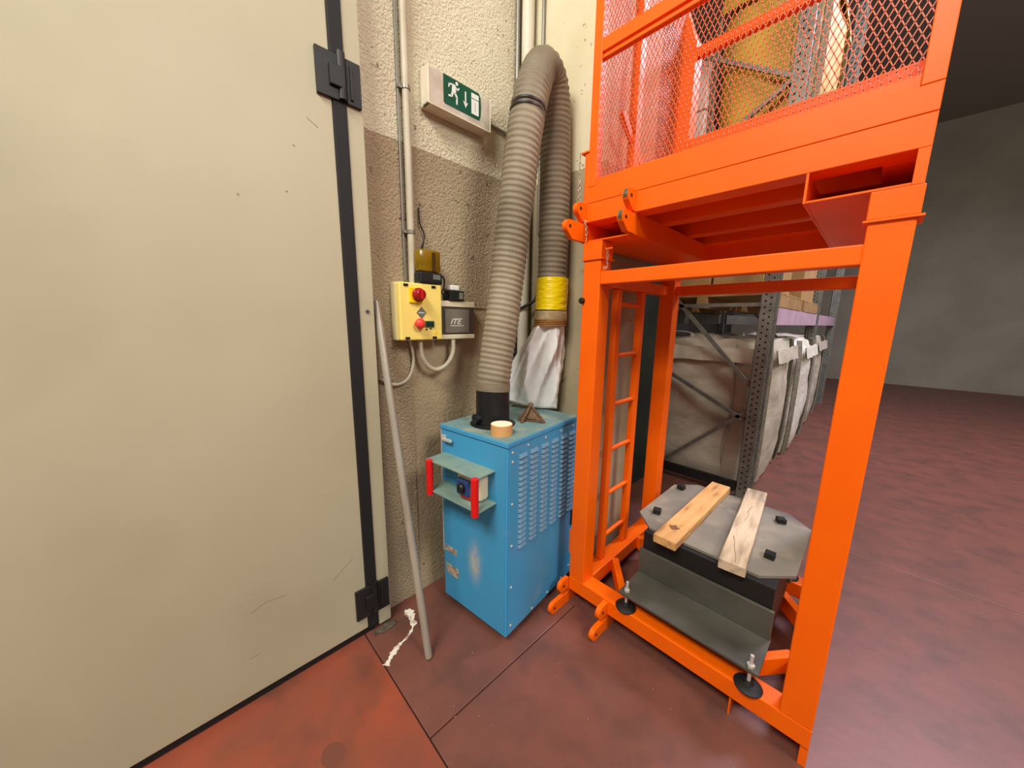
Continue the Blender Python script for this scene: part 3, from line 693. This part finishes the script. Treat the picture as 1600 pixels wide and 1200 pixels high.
def pocket_set(par, zb, zt, upper):
    for i, (x0, x1) in enumerate(((-.9905, -.9685), (-.757, -.733), (-.205, -.199), (X1-.022, X1))):
        OB('pocket_side', par, (x0, x1, Y0+(.001 if upper or i < 2 else .012), Y1, zb, zt + (.03 if upper and i == 0 else 0)), bev=0)
    for x0, x1 in ((-.968, -.7575), (-.1985, X1-.0225)):
        if upper: OB('pocket_floor', par, (x0, x1, Y0+.002, Y1, zb, zb+.006), bev=.001)
        elif x0 < -.5: OB('pocket_floor', par, (x0, x1, Y0+.004, Y1, zb, zb+.004), bev=0, m='floor_brown')
    if upper:
        OB('pocket_light_stop', par, (X0, X1-.023, Y1-.004, Y1, zb+.006, zt), bev=0)  # added plate, keeps light out of the pockets from the rear
    for x0, x1 in ((-.9905, -.9685), (-.757, -.733)):
        if upper:
            lug(par, 'long_lug', x0, x1, Y0, 1.245 if x0 < -.9 else 1.285, zb+.002, zt-.006, nose=.026, worn=x0 > -.9)
            lug(par, 'short_lug', x0, x1, Y0, 1.316, zt+.002, zt+.078, nose=.026, worn=x0 > -.9)
        else:
            lug(par, 'long_lug', x0, x1, Y0, 1.240 if x0 < -.9 else 1.262, zb+.003, zt-.022, worn=False)
            lug(par, 'short_lug', x0, x1, Y0, 1.310, zt+.003, zt+.068, worn=False)
pocket_set(lf, .001, .086, False)
# lower lugs overlap corner: short lugs of the left plate stay outside the beam
OB('side_clip', lf, (-.988, -.970, 1.40, 1.45, .285, .42), bev=.002)
bm = NB(); lathe(bm, (-.966, Y0, 1.597), [(0, .018), (.010, .018), (.014, .010), (.014, 0)], 16, (0, -1, 0)); ob('end_bolt', bm, 'steel_black', lf, smooth=True)
# ladder on the left side
la = OB('ladder', lf, (-.950, -.915, 1.612, 1.656, .167, 1.664)); la['label'] = 'orange ladder with round rungs'
OB('ladder_stile', la, (-.950, -.915, 1.870, 1.914, .167, 1.664))
for z in (1.591, 1.331, 1.069, .815, .555, .300):
    bm = NB(); cyl(bm, (-.932, 1.656, z), (-.932, 1.870, z), .0125, seg=14); ob('rung', bm, 'orange', la, smooth=True)

# ------------------------------------------------------------------ upper cage
uc = thing('mesh_cage', 'orange wire-mesh cage stacked on top of the orange frame', 'cage', (-.468, 1.83, 1.852))
ZB = 1.852
pocket_set(uc, ZB, 1.935, True)
for (y0_, y1_) in ((Y0, Y0+.085), (Y1-.085, Y1)):
    OB('floor_beam', uc, (X0, X1, y0_, y1_, 1.935, 2.012), bev=.002)
    OB('sill_beam', uc, (X0, X1, y0_, y1_, 2.0135, 2.078), bev=.002)
OB('side_floor_beam', uc, (X0, X0+.085, Y0+.0855, Y1-.0855, 1.935, 2.078)); OB('side_floor_beam', uc, (X1-.085, X1, Y0+.0855, Y1-.0855, 1.935, 2.078))
OB('cross_member', uc, (X0+.085, X1-.085, 1.64, 1.70, 1.936, 2.02)); OB('cross_member', uc, (X0+.085, X1-.085, 1.95, 2.01, 1.936, 2.02)); 
OB('floor_sheet', uc, (X0+.0855, X1-.0855, Y0+.0855, Y1-.0855, 2.02, 2.03), bev=0)
for (x0, x1) in ((X0, X0+.040), (X1-.040, X1)):
    OB('corner_post', uc, (x0, x1, Y0, Y0+.040, 2.079, 3.90), bev=.002)
    OB('corner_post', uc, (x0, x1+.048 if x0 < -.5 else x1, Y1-.088, Y1, 2.079, 3.0), bev=.002)
bm = NB(); bar(bm, (-.924, Y1-.044, 2.99), (-1.02, Y1-.044, 3.26), .07, .07); bar(bm, (-1.02, Y1-.044, 3.24), (-1.02, Y1-.044, 3.9), .07, .07); ob('bent_post_head', bm, 'orange', uc)
OB('mid_rail', uc, (X0+.0405, X1-.0405, Y0+.002, Y0+.035, 2.580, 2.628), bev=.002)
OB('mesh_frame_rail', uc, (X0+.0405, X1-.0405, Y0+.006, Y0+.03, 2.558, 2.571), bev=.001)
OB('mesh_frame_rail', uc, (X0+.0405, X1-.0405, Y0+.006, Y0+.03, 2.0785, 2.108), bev=.001)
OB('top_rail', uc, (X0+.0405, X1-.0405, Y0+.002, Y0+.035, 3.35, 3.40), bev=.002)
OB('rear_rail', uc, (X0+.089, X1-.0405, Y1-.07, Y1-.03, 2.925, 2.970), bev=.002)
OB('rear_rail', uc, (X0+.089, X1-.0405, Y1-.07, Y1-.03, 2.455, 2.52), bev=.002)
OB('side_rail', uc, (X0, X0+.035, Y0+.0405, Y1-.0885, 3.35, 3.40), bev=.002)
OB('side_post', uc, (X0, X0+.040, 1.70, 1.75, 2.079, 3.349), bev=.002)
OB('side_rail', uc, (X1-.035, X1, Y0+.0405, Y1-.0885, 2.580, 2.628), bev=.002)
bm = NB(); bar(bm, (X0+.02, 1.60, 2.45), (X0+.02, 1.95, 2.16), .02, .03); ob('side_brace', bm, 'orange', uc)
def diamond(par, plane, c, u0, u1, v0, v1, pu=.0165, pv=.034, t=.0021):
    """expanded-metal sheet: two families of slanting strands clipped to the panel"""
    bm = NB(); k = pv/pu; W_, H_ = u1-u0, v1-v0; n = int((W_ + H_/k)/pu)+2
    for s in (1, -1):
        for i in range(-int(H_/k/pu)-1, int(W_/pu)+2):
            base = i*pu
            # u = base + v/k  (s=1)   u = W - base - v/k (s=-1)
            va, vb = max(0, -base*k), min(H_, (W_-base)*k)
            if vb - va < .002: continue
            ua, ub = base + va/k, base + vb/k
            if s < 0: ua, ub = W_-ua, W_-ub
            def Pt(u, v): return V(u0+u, c, v0+v) if plane == 'y' else V(c, u0+u, v0+v)
            up = V(0, 1, 0) if plane == 'y' else V(1, 0, 0)
            bar(bm, Pt(ua, va), Pt(ub, vb), t*1.15, t*.7, up=up)
    o = ob('mesh_panel', bm, 'mesh_orange', par); o['kind'] = 'stuff'; return o
diamond(uc, 'y', Y0+.018, X0+.040, X1-.040, 2.106, 2.560)
diamond(uc, 'y', Y0+.018, X0+.040, X1-.040, 2.626, 3.352)
diamond(uc, 'x', X0+.018, Y0+.040, Y1-.088, 2.076, 3.352)
diamond(uc, 'x', X1-.018, Y0+.040, Y1-.088, 2.076, 2.582)
# locking pin tube and chains
pn = OB('pin_sleeve', uc, (-.990, -.9695, Y0+.004, Y0+.026, 1.96, 2.222), bev=.003)
OB('pin_cap', pn, (-1.008, -.966, Y0-.002, Y0+.032, 2.2225, 2.230), bev=.001)
def chain(par, pts_, step=.0125):
    p = resample(catmull(pts_, 20), step); bm = NB()
    for i in range(len(p)-1):
        d = (p[i+1]-p[i]).normalized(); u, v = frame_for(d)
        if i % 2: u, v = v, u
        loop = [p[i] + d*(.5*step) + d*(math.cos(2*PI*k/8)*step*.78) + u*(math.sin(2*PI*k/8)*.0042) for k in range(9)]
        sweep(bm, loop, .0013, 5, cap=False)
    o = ob('chain', bm, 'chain_steel', par, smooth=True); o['label'] = 'thin steel chain'; return o
chain(uc, [(-1.004, 1.374, 2.222), (-1.004, 1.372, 2.10), (-.992, 1.372, 2.0), (-.978, 1.374, 1.96), (-.962, 1.374, 1.93), (-.955, 1.376, 1.88), (-.955, 1.377, 1.853)])
bm = NB(); bar(bm, (-.868, 1.40, 1.815), (-.835, 1.40, 1.815), .006, .006); ob('chain_hook', bm, 'orange', lf)
chain(lf, [(-.852, 1.392, 1.812), (-.852, 1.390, 1.77), (-.848, 1.388, 1.735), (-.856, 1.382, 1.728), (-.862, 1.386, 1.745)])

# ------------------------------------------------------------------ steel pedestal on the frame base
pdm = thing('steel_pedestal', 'dark steel machine pedestal with octagonal top plate inside the orange frame', 'pedestal', (-.43, 1.83, .166))
for (ya, yb, yw) in ((1.386, 1.600, 1), (2.062, 2.278, 0)):
    B('base_plate', 'steel_dark', pdm, (-.684, -.128, ya, yb, .238, .250), bev=.002)
    y_ = yb-.014 if yw else ya
    B('web_plate', 'steel_dark', pdm, (-.688, -.130, y_, y_+.014, .2505, .378), bev=.002)
B('column_block', 'steel_black', pdm, (-.680, -.140, 1.605, 2.055, .20, .4675), bev=.003)
oc = [(-.772, 1.742), (-.665, 1.632), (-.200, 1.632), (-.093, 1.742), (-.093, 2.215), (-.200, 2.325), (-.665, 2.325), (-.772, 2.215)]
bm = NB(); prism(bm, oc, 2, .468, .480); ob('top_plate', bm, 'steel_plate', pdm)
for i, (x, y) in enumerate(((-.700, 1.795), (-.718, 2.185), (-.215, 2.185), (-.195, 1.800))):
    bm = NB(); t = bmesh.new(); bx(t, -.019, .019, -.019, .019, 0, .026, .002); bx(t, -.015, .015, -.015, .015, .0255, .0265)
    merge(bm, t, Matrix.Translation((x, y, .4803)) @ Matrix.Rotation((.25, -.15, .5, 0)[i], 4, 'Z')); ob('tube_stub', bm, 'steel_black', pdm)
for x, y in ((-.655, 1.412), (-.156, 1.405), (-.655, 2.25), (-.156, 2.25)):
    bm = NB(); lathe(bm, (x, y, .1655), [(0, 0), (.046, 0), (.047, .005), (.040, .012), (.018, .016), (.012, .026), (0, .026)], 32); f = ob('leveling_foot', bm, 'steel_black', pdm, smooth=True)
    bm = NB(); cyl(bm, (x, y, .188), (x, y, .300), .0062, seg=14); ob('threaded_stem', bm, 'chrome', f, smooth=True)
    bm = NB(); cyl(bm, (x, y, .2505), (x, y, .262), .013, seg=6); ob('lock_nut', bm, 'chrome', f)

# two timbers on the plate
def timber(name, label, ctr, w, L, h, rz, m, seed):
    t = thing(name, label, 'timber', (ctr[0], ctr[1], .4803), 'timbers on the steel plate', rz)
    bm = NB(); nx, ny, nz = 4, 26, 3; r = random.Random(seed)
    bx(bm, -w/2, w/2, -L/2, L/2, 0, h); bmesh.ops.subdivide_edges(bm, edges=[e for e in bm.edges if abs((e.verts[0].co-e.verts[1].co).y) > L/2], cuts=22)
    for v in bm.verts:
        n_ = noise.noise_vector(V(v.co.x*6+seed, v.co.y*7, v.co.z*20))
        v.co.x += n_.x*.0025
        if v.co.z > h/2: v.co.z += n_.z*.002
    bmesh.ops.bevel(bm, geom=[e for e in bm.edges if e.calc_face_angle(0) > .8], offset=.003, segments=1, affect='EDGES')
    ob('beam', bm, m, t, local=True); return t, w, L, h
t1, w, L, h = timber('timber_beam', 'tan wooden beam with a knot, nearer the ladder, on the steel plate', (-.548, 1.938), .104, .815, .042, -.012, 'wood_tan', 3)
bm = NB(); prism(bm, [(-.005+.022*math.cos(k)*(1+.3*math.sin(5*k)), -.285+.018*math.sin(k)*(1+.4*math.cos(4*k))) for k in [i*2*PI/18 for i in range(18)]], 2, h+.0012, h+.0024); ob('knot', bm, 'wood_knot', t1, local=True)
t2, w, L, h = timber('timber_beam', 'pale weathered wooden beam with cracks, farther from the ladder, on the steel plate', (-.327, 1.985), .098, .85, .046, .095, 'wood_pale', 8)
bm = NB()
cr = [(-.028, -.20), (-.016, -.25), (-.010, -.30), (.004, -.36), (.010, -.41)]
for a, b in zip(cr, cr[1:]): bar(bm, (a[0], a[1], h+.0012), (b[0], b[1], h+.0012), .0018, .0012, up=(0, 0, 1))
ob('crack', bm, 'wood_crack', t2, local=True)
bm = NB()
cr = [(-.01, -.02), (.0, .05), (-.006, .11), (.004, .18)]
for a, b in zip(cr, cr[1:]): bar(bm, (a[0], a[1], h+.0012), (b[0], b[1], h+.0012), .0014, .0012, up=(0, 0, 1))
ob('crack', bm, 'wood_crack', t2, local=True)

# ------------------------------------------------------------------ pallet rack behind
rk = thing('pallet_rack', 'grey pallet rack with perforated uprights behind the orange frame', 'rack', (-1.1, 3.45, 0))
def upright(x, y, sx):
    bm = NB()
    bx(bm, x-.045, x+.045, y-.004, y, 0, 5.2); bx(bm, x-.045, x-.041, y, y+.06, 0, 5.2); bx(bm, x+.041, x+.045, y, y+.06, 0, 5.2)
    bx(bm, x-.062, x-.041, y+.056, y+.06, 0, 5.2); bx(bm, x+.041, x+.062, y+.056, y+.06, 0, 5.2)
    u = ob('upright', bm, 'rack_grey', rk)
    B('foot_plate', 'rack_grey', u, (x-.07, x+.07, y-.03, y+.09, 0.001, .008))
    bm = NB()
    for k in range(104):
        z = .06 + k*.05
        bx(bm, x+.012, x+.024, y-.0052, y-.0038, z-.007, z+.007); bx(bm, x-.024, x-.012, y-.0052, y-.0038, z+.018, z+.032)
        bx(bm, x+.0448, x+.0462, y+.015, y+.027, z-.007, z+.007); bx(bm, x+.0448, x+.0462, y+.036, y+.046, z+.018, z+.032)
    q = ob('perforations', bm, 'dark_void', u); q['kind'] = 'stuff'
    return u
for y in (3.42, 6.2, 9.0):
    upright(-.628, y, 1); upright(-1.72, y, -1)
    for A_, B_ in (((-1.45, .03), (-.67, .78)), ((-1.68, 1.20), (-.67, .68)), ((-1.68, 2.08), (-.67, .98)), ((-1.68, 1.66), (-.67, 1.66)), ((-1.68, 2.0), (-.67, 2.62)),
                   ((-1.68, 3.92), (-.67, 3.27)), ((-1.68, 2.66), (-.67, 3.25)), ((-1.68, 3.95), (-.67, 4.6))):
        bm = NB(); bar(bm, (A_[0], y+.03, A_[1]), (B_[0], y+.03, B_[1]), .03, .03); ob('brace', bm, 'rack_grey', rk)
    B('floor_rail', 'steel_black', rk, (-1.67, -.68, y-.02, y+.02, .06, .14))
for x in (-.605, -1.745):
    for (z0_, z1_) in ((1.495, 1.64), (2.75, 2.89)):
        for ya, yb in ((3.485, 6.195), (6.265, 8.995)):
            B('load_beam', 'rack_beam' if x > -1 else 'rack_grey', rk, (x-.022, x+.022, ya, yb, z0_, z1_), bev=.004)  # rear beams take a darker colour in place of shade

def big_bag(name, label, x0, x1, y0, y1, z0, z1, m, seed, strap='bag_strap', group=None, base=True):
    cx_, cy_ = (x0+x1)/2, (y0+y1)/2
    t = thing(name, label, 'bag', (cx_, cy_, z0), group)
    bm = NB(); n = 14
    bmesh.ops.create_cube(bm, size=2); bmesh.ops.subdivide_edges(bm, edges=bm.edges[:], cuts=n, use_grid_fill=True)
    hx, hy, hz = (x1-x0)/2, (y1-y0)/2, (z1-z0)/2
    for v in bm.verts:
        p = v.co.copy(); q = p.copy()
        # superellipse-like rounding of the corners
        k = max(abs(p.x), abs(p.y)); l2 = (abs(p.x)**5 + abs(p.y)**5)**.2
        if l2 > 0: q.x *= k/l2 if k/l2 < 1 else 1; q.y *= k/l2 if k/l2 < 1 else 1
        bul = 1 - .10*abs(p.z)**4
        nn = noise.noise_vector(V(p.x*1.6+seed, p.y*1.6, p.z*1.8)); n2 = noise.noise_vector(V(p.x*4+seed, p.y*4, p.z*6))
        zt = p.z
        if p.z > .9: zt += .10*noise.noise(V(p.x*2.2+seed, p.y*2.2, 3)) - .06*(abs(p.x)*abs(p.y))
        v.co = V(cx_ + hx*q.x*bul*.97 + nn.x*.025 + n2.x*.012, cy_ + hy*q.y*bul*.97 + nn.y*.025 + n2.y*.012, z0 + hz + hz*zt*.985 + .012 + (n2.z*.012 if p.z > -.9 else 0))
        if v.co.z < z0+.001: v.co.z = z0+.001
    ob('bag_body', bm, m, t, smooth=True)
    # corner straps / seams on the two visible sides
    for sx, sy in ((1, -1), (-1, -1), (1, 1)):
        p = [V(cx_ + sx*hx*(.90-.05*abs(zz)**4)*1.0, cy_ + sy*hy*(.90-.05*abs(zz)**4), z0+.02+hz+hz*zz*.96) for zz in [i/8-1 for i in range(17)]]
        bm = NB()
        for a, b in zip(p, p[1:]): bar(bm, a + V(sx*.018, sy*.018, 0), b + V(sx*.018, sy*.018, 0), .05, .012, up=(sx, sy, 0))
        ob('corner_strap', bm, strap, t)
    # vertical seam on the front and side faces
    for k in (-.55, .5):
        bm = NB(); p = [V(cx_ + hx*k + .02*math.sin(zz*3+seed), y0 + .028 + .045*abs(zz)**4*hy*2 - .02, z0+.03+hz+hz*zz*.9) for zz in [i/8-1 for i in range(17)]]
        sweep(bm, p, .003, 6); ob('seam', bm, strap, t, smooth=True)
    # hem of the closing flap hanging over the front and aisle sides
    for side in (0, 1):
        bm = NB(); top, low = [], []
        for i in range(25):
            k = -.86 + 1.72*i/24; w_ = .5 + .5*noise.noise(V(k*3+seed, side*7, 1)); zt_ = z1 - .085 + .02*w_; zl_ = zt_ - .10 - .05*w_
            off = .012 + .012*noise.noise(V(k*9+seed, 3, side))
            for z_, L in ((zt_, top), (zl_, low)):
                bl = .028 if z_ == zt_ else .012
                L.append(V(cx_+hx*k, y0+bl-off-.004, z_) if side == 0 else V(x1-bl+off+.004, cy_+hy*k, z_))
        n_ = V(0, -.006, 0) if side == 0 else V(.006, 0, 0)
        A_ = [bm.verts.new(p) for p in top]; B_ = [bm.verts.new(p) for p in low]; C_ = [bm.verts.new(p+n_) for p in top]; D_ = [bm.verts.new(p+n_*2) for p in low]
        for i in range(24):
            for a, b in ((A_, B_), (B_, D_), (D_, C_), (C_, A_)): bm.faces.new((a[i], a[i+1], b[i+1], b[i]))
        ob('flap_hem', bm, m, t, smooth=True)
    loop = catmull([(cx_-hx*.7, y0+.12, z1-.03), (cx_-hx*.68, y0+.14, z1+.05), (cx_-hx*.3, y0+.16, z1+.045), (cx_-hx*.25, y0+.14, z1-.03)], 6)
    bm = NB()
    for a, b in zip(loop, loop[1:]): bar(bm, a, b, .045, .006)
    ob('lifting_loop', bm, m, t)
    return t
def pallet(label, x0, x1, y0, y1, z, group='pallets on the rack levels'):
    t = thing('pallet', label, 'pallet', ((x0+x1)/2, (y0+y1)/2, z), group)
    n = 6; w = (y1-y0-.02*(n-1))/n
    for i in range(n): B('deck_board', 'pallet_wood', t, (x0, x1, y0+i*(w+.02), y0+i*(w+.02)+w, z+.10, z+.122), bev=.002)
    for x in (x0, (x0+x1)/2-.045, x1-.09): B('bearer', 'pallet_wood', t, (x, x+.09, y0, y1, z+.001, z+.0995), bev=.002)
    return t
GB = 'big bags on the rack floor'
big_bag('bulk_bag', 'cream woven bulk bag right behind the perforated rack upright', -1.66, -.54, 3.50, 4.68, .002, 1.37, 'bag_cream', 1, group=GB)
big_bag('bulk_bag', 'whiter woven bulk bag farther along the aisle behind the nearest one', -1.62, -.50, 4.78, 5.98, .002, 1.34, 'bag_white', 4, group=GB)
big_bag('bulk_bag', 'farthest cream bulk bag in the next rack bay', -1.62, -.54, 6.45, 7.7, .002, 1.34, 'bag_cream', 7, group=GB)
lk = thing('dark_gap_filler', 'dark green steel locker in the gap behind the concrete pier', 'locker', (-1.85, 2.85, 0))  # added filler, a dark surface standing in for the shade past the pier
B('filler_body', 'filler_dark_green', lk, (-2.3, -1.41, 2.50, 3.22, .002, 2.25), bev=.004)
for x0_ in (-2.29, -1.85):
    d_ = B('filler_door', 'filler_dark_green', lk, (x0_, x0_+.43, 2.485, 2.4995, .06, 2.2), bev=.003)
    B('door_handle', 'chrome', d_, (x0_+.37, x0_+.39, 2.465, 2.485, 1.05, 1.2), bev=.003)
# first level
for (ya, yb), lab in (((3.55, 4.75), 'pallet on the first rack level above the nearest bag'), ((4.9, 6.1), 'pallet on the first rack level above the second bag')):
    pallet(lab, -1.74, -.58, ya, yb, 1.641)
def carton(label, x0, x1, y0, y1, z0, z1, m='carton'):
    t = thing('carton', label, 'carton', ((x0+x1)/2, (y0+y1)/2, z0), 'cartons on the first rack level')
    B('carton_body', m, t, (x0, x1, y0, y1, z0, z1), bev=.006)
    B('tape_strip', 'cardboard', t, ((x0+x1)/2-.03, (x0+x1)/2+.03, y0-.0012, y1+.0012, z1-.001, z1+.0015))
    B('tape_strip', 'cardboard', t, ((x0+x1)/2-.03, (x0+x1)/2+.03, y0-.0016, y0-.0002, z1-.10, z1))
    return t
carton('brown carton on the first rack level behind the orange top beam', -1.70, -1.12, 3.60, 4.30, 1.764, 2.30)
c2 = carton('tan carton with a yellow label on the first rack level', -1.10, -.62, 3.60, 4.20, 1.764, 2.22)
B('yellow_label', 'yellow_label', c2, (-.72, -.66, 3.597, 3.5995, 1.78, 1.95))
carton('large tan carton farther back on the first rack level', -1.6, -.62, 4.95, 5.9, 1.764, 2.4)
# second level
pallet('pallet on the second rack level behind the mesh cage', -1.74, -.58, 3.55, 4.75, 2.891)
big_bag('bulk_bag', 'yellow bulk bag on the high rack level seen through the cage mesh', -1.262, -.52, 3.50, 4.70, 3.015, 4.15, 'bag_yellow', 11, strap='bag_strap')
o = thing('wrapped_board', 'white wrapped board standing beside the yellow bag behind the mesh', 'board', (-1.30, 3.62, 3.015))
B('board_body', 'wrap_white', o, (-1.49, -1.275, 3.50, 3.60, 3.014, 3.76), bev=.01); B('wrap_band', 'bag_strap', o, (-1.492, -1.273, 3.496, 3.604, 3.3, 3.315))
o = thing('wrapped_bale', 'green wrapped bale lying on top of the yellow bulk bag', 'bale', (-.85, 4.1, 4.2))
bm = NB(); bx(bm, -1.1, -.62, 3.7, 4.5, 4.22, 4.6, .05); ob('bale_body', bm, 'wrap_green', o, smooth=True); B('bale_strap', 'wrap_violet', o, (-1.102, -.618, 3.695, 4.505, 4.4, 4.43))
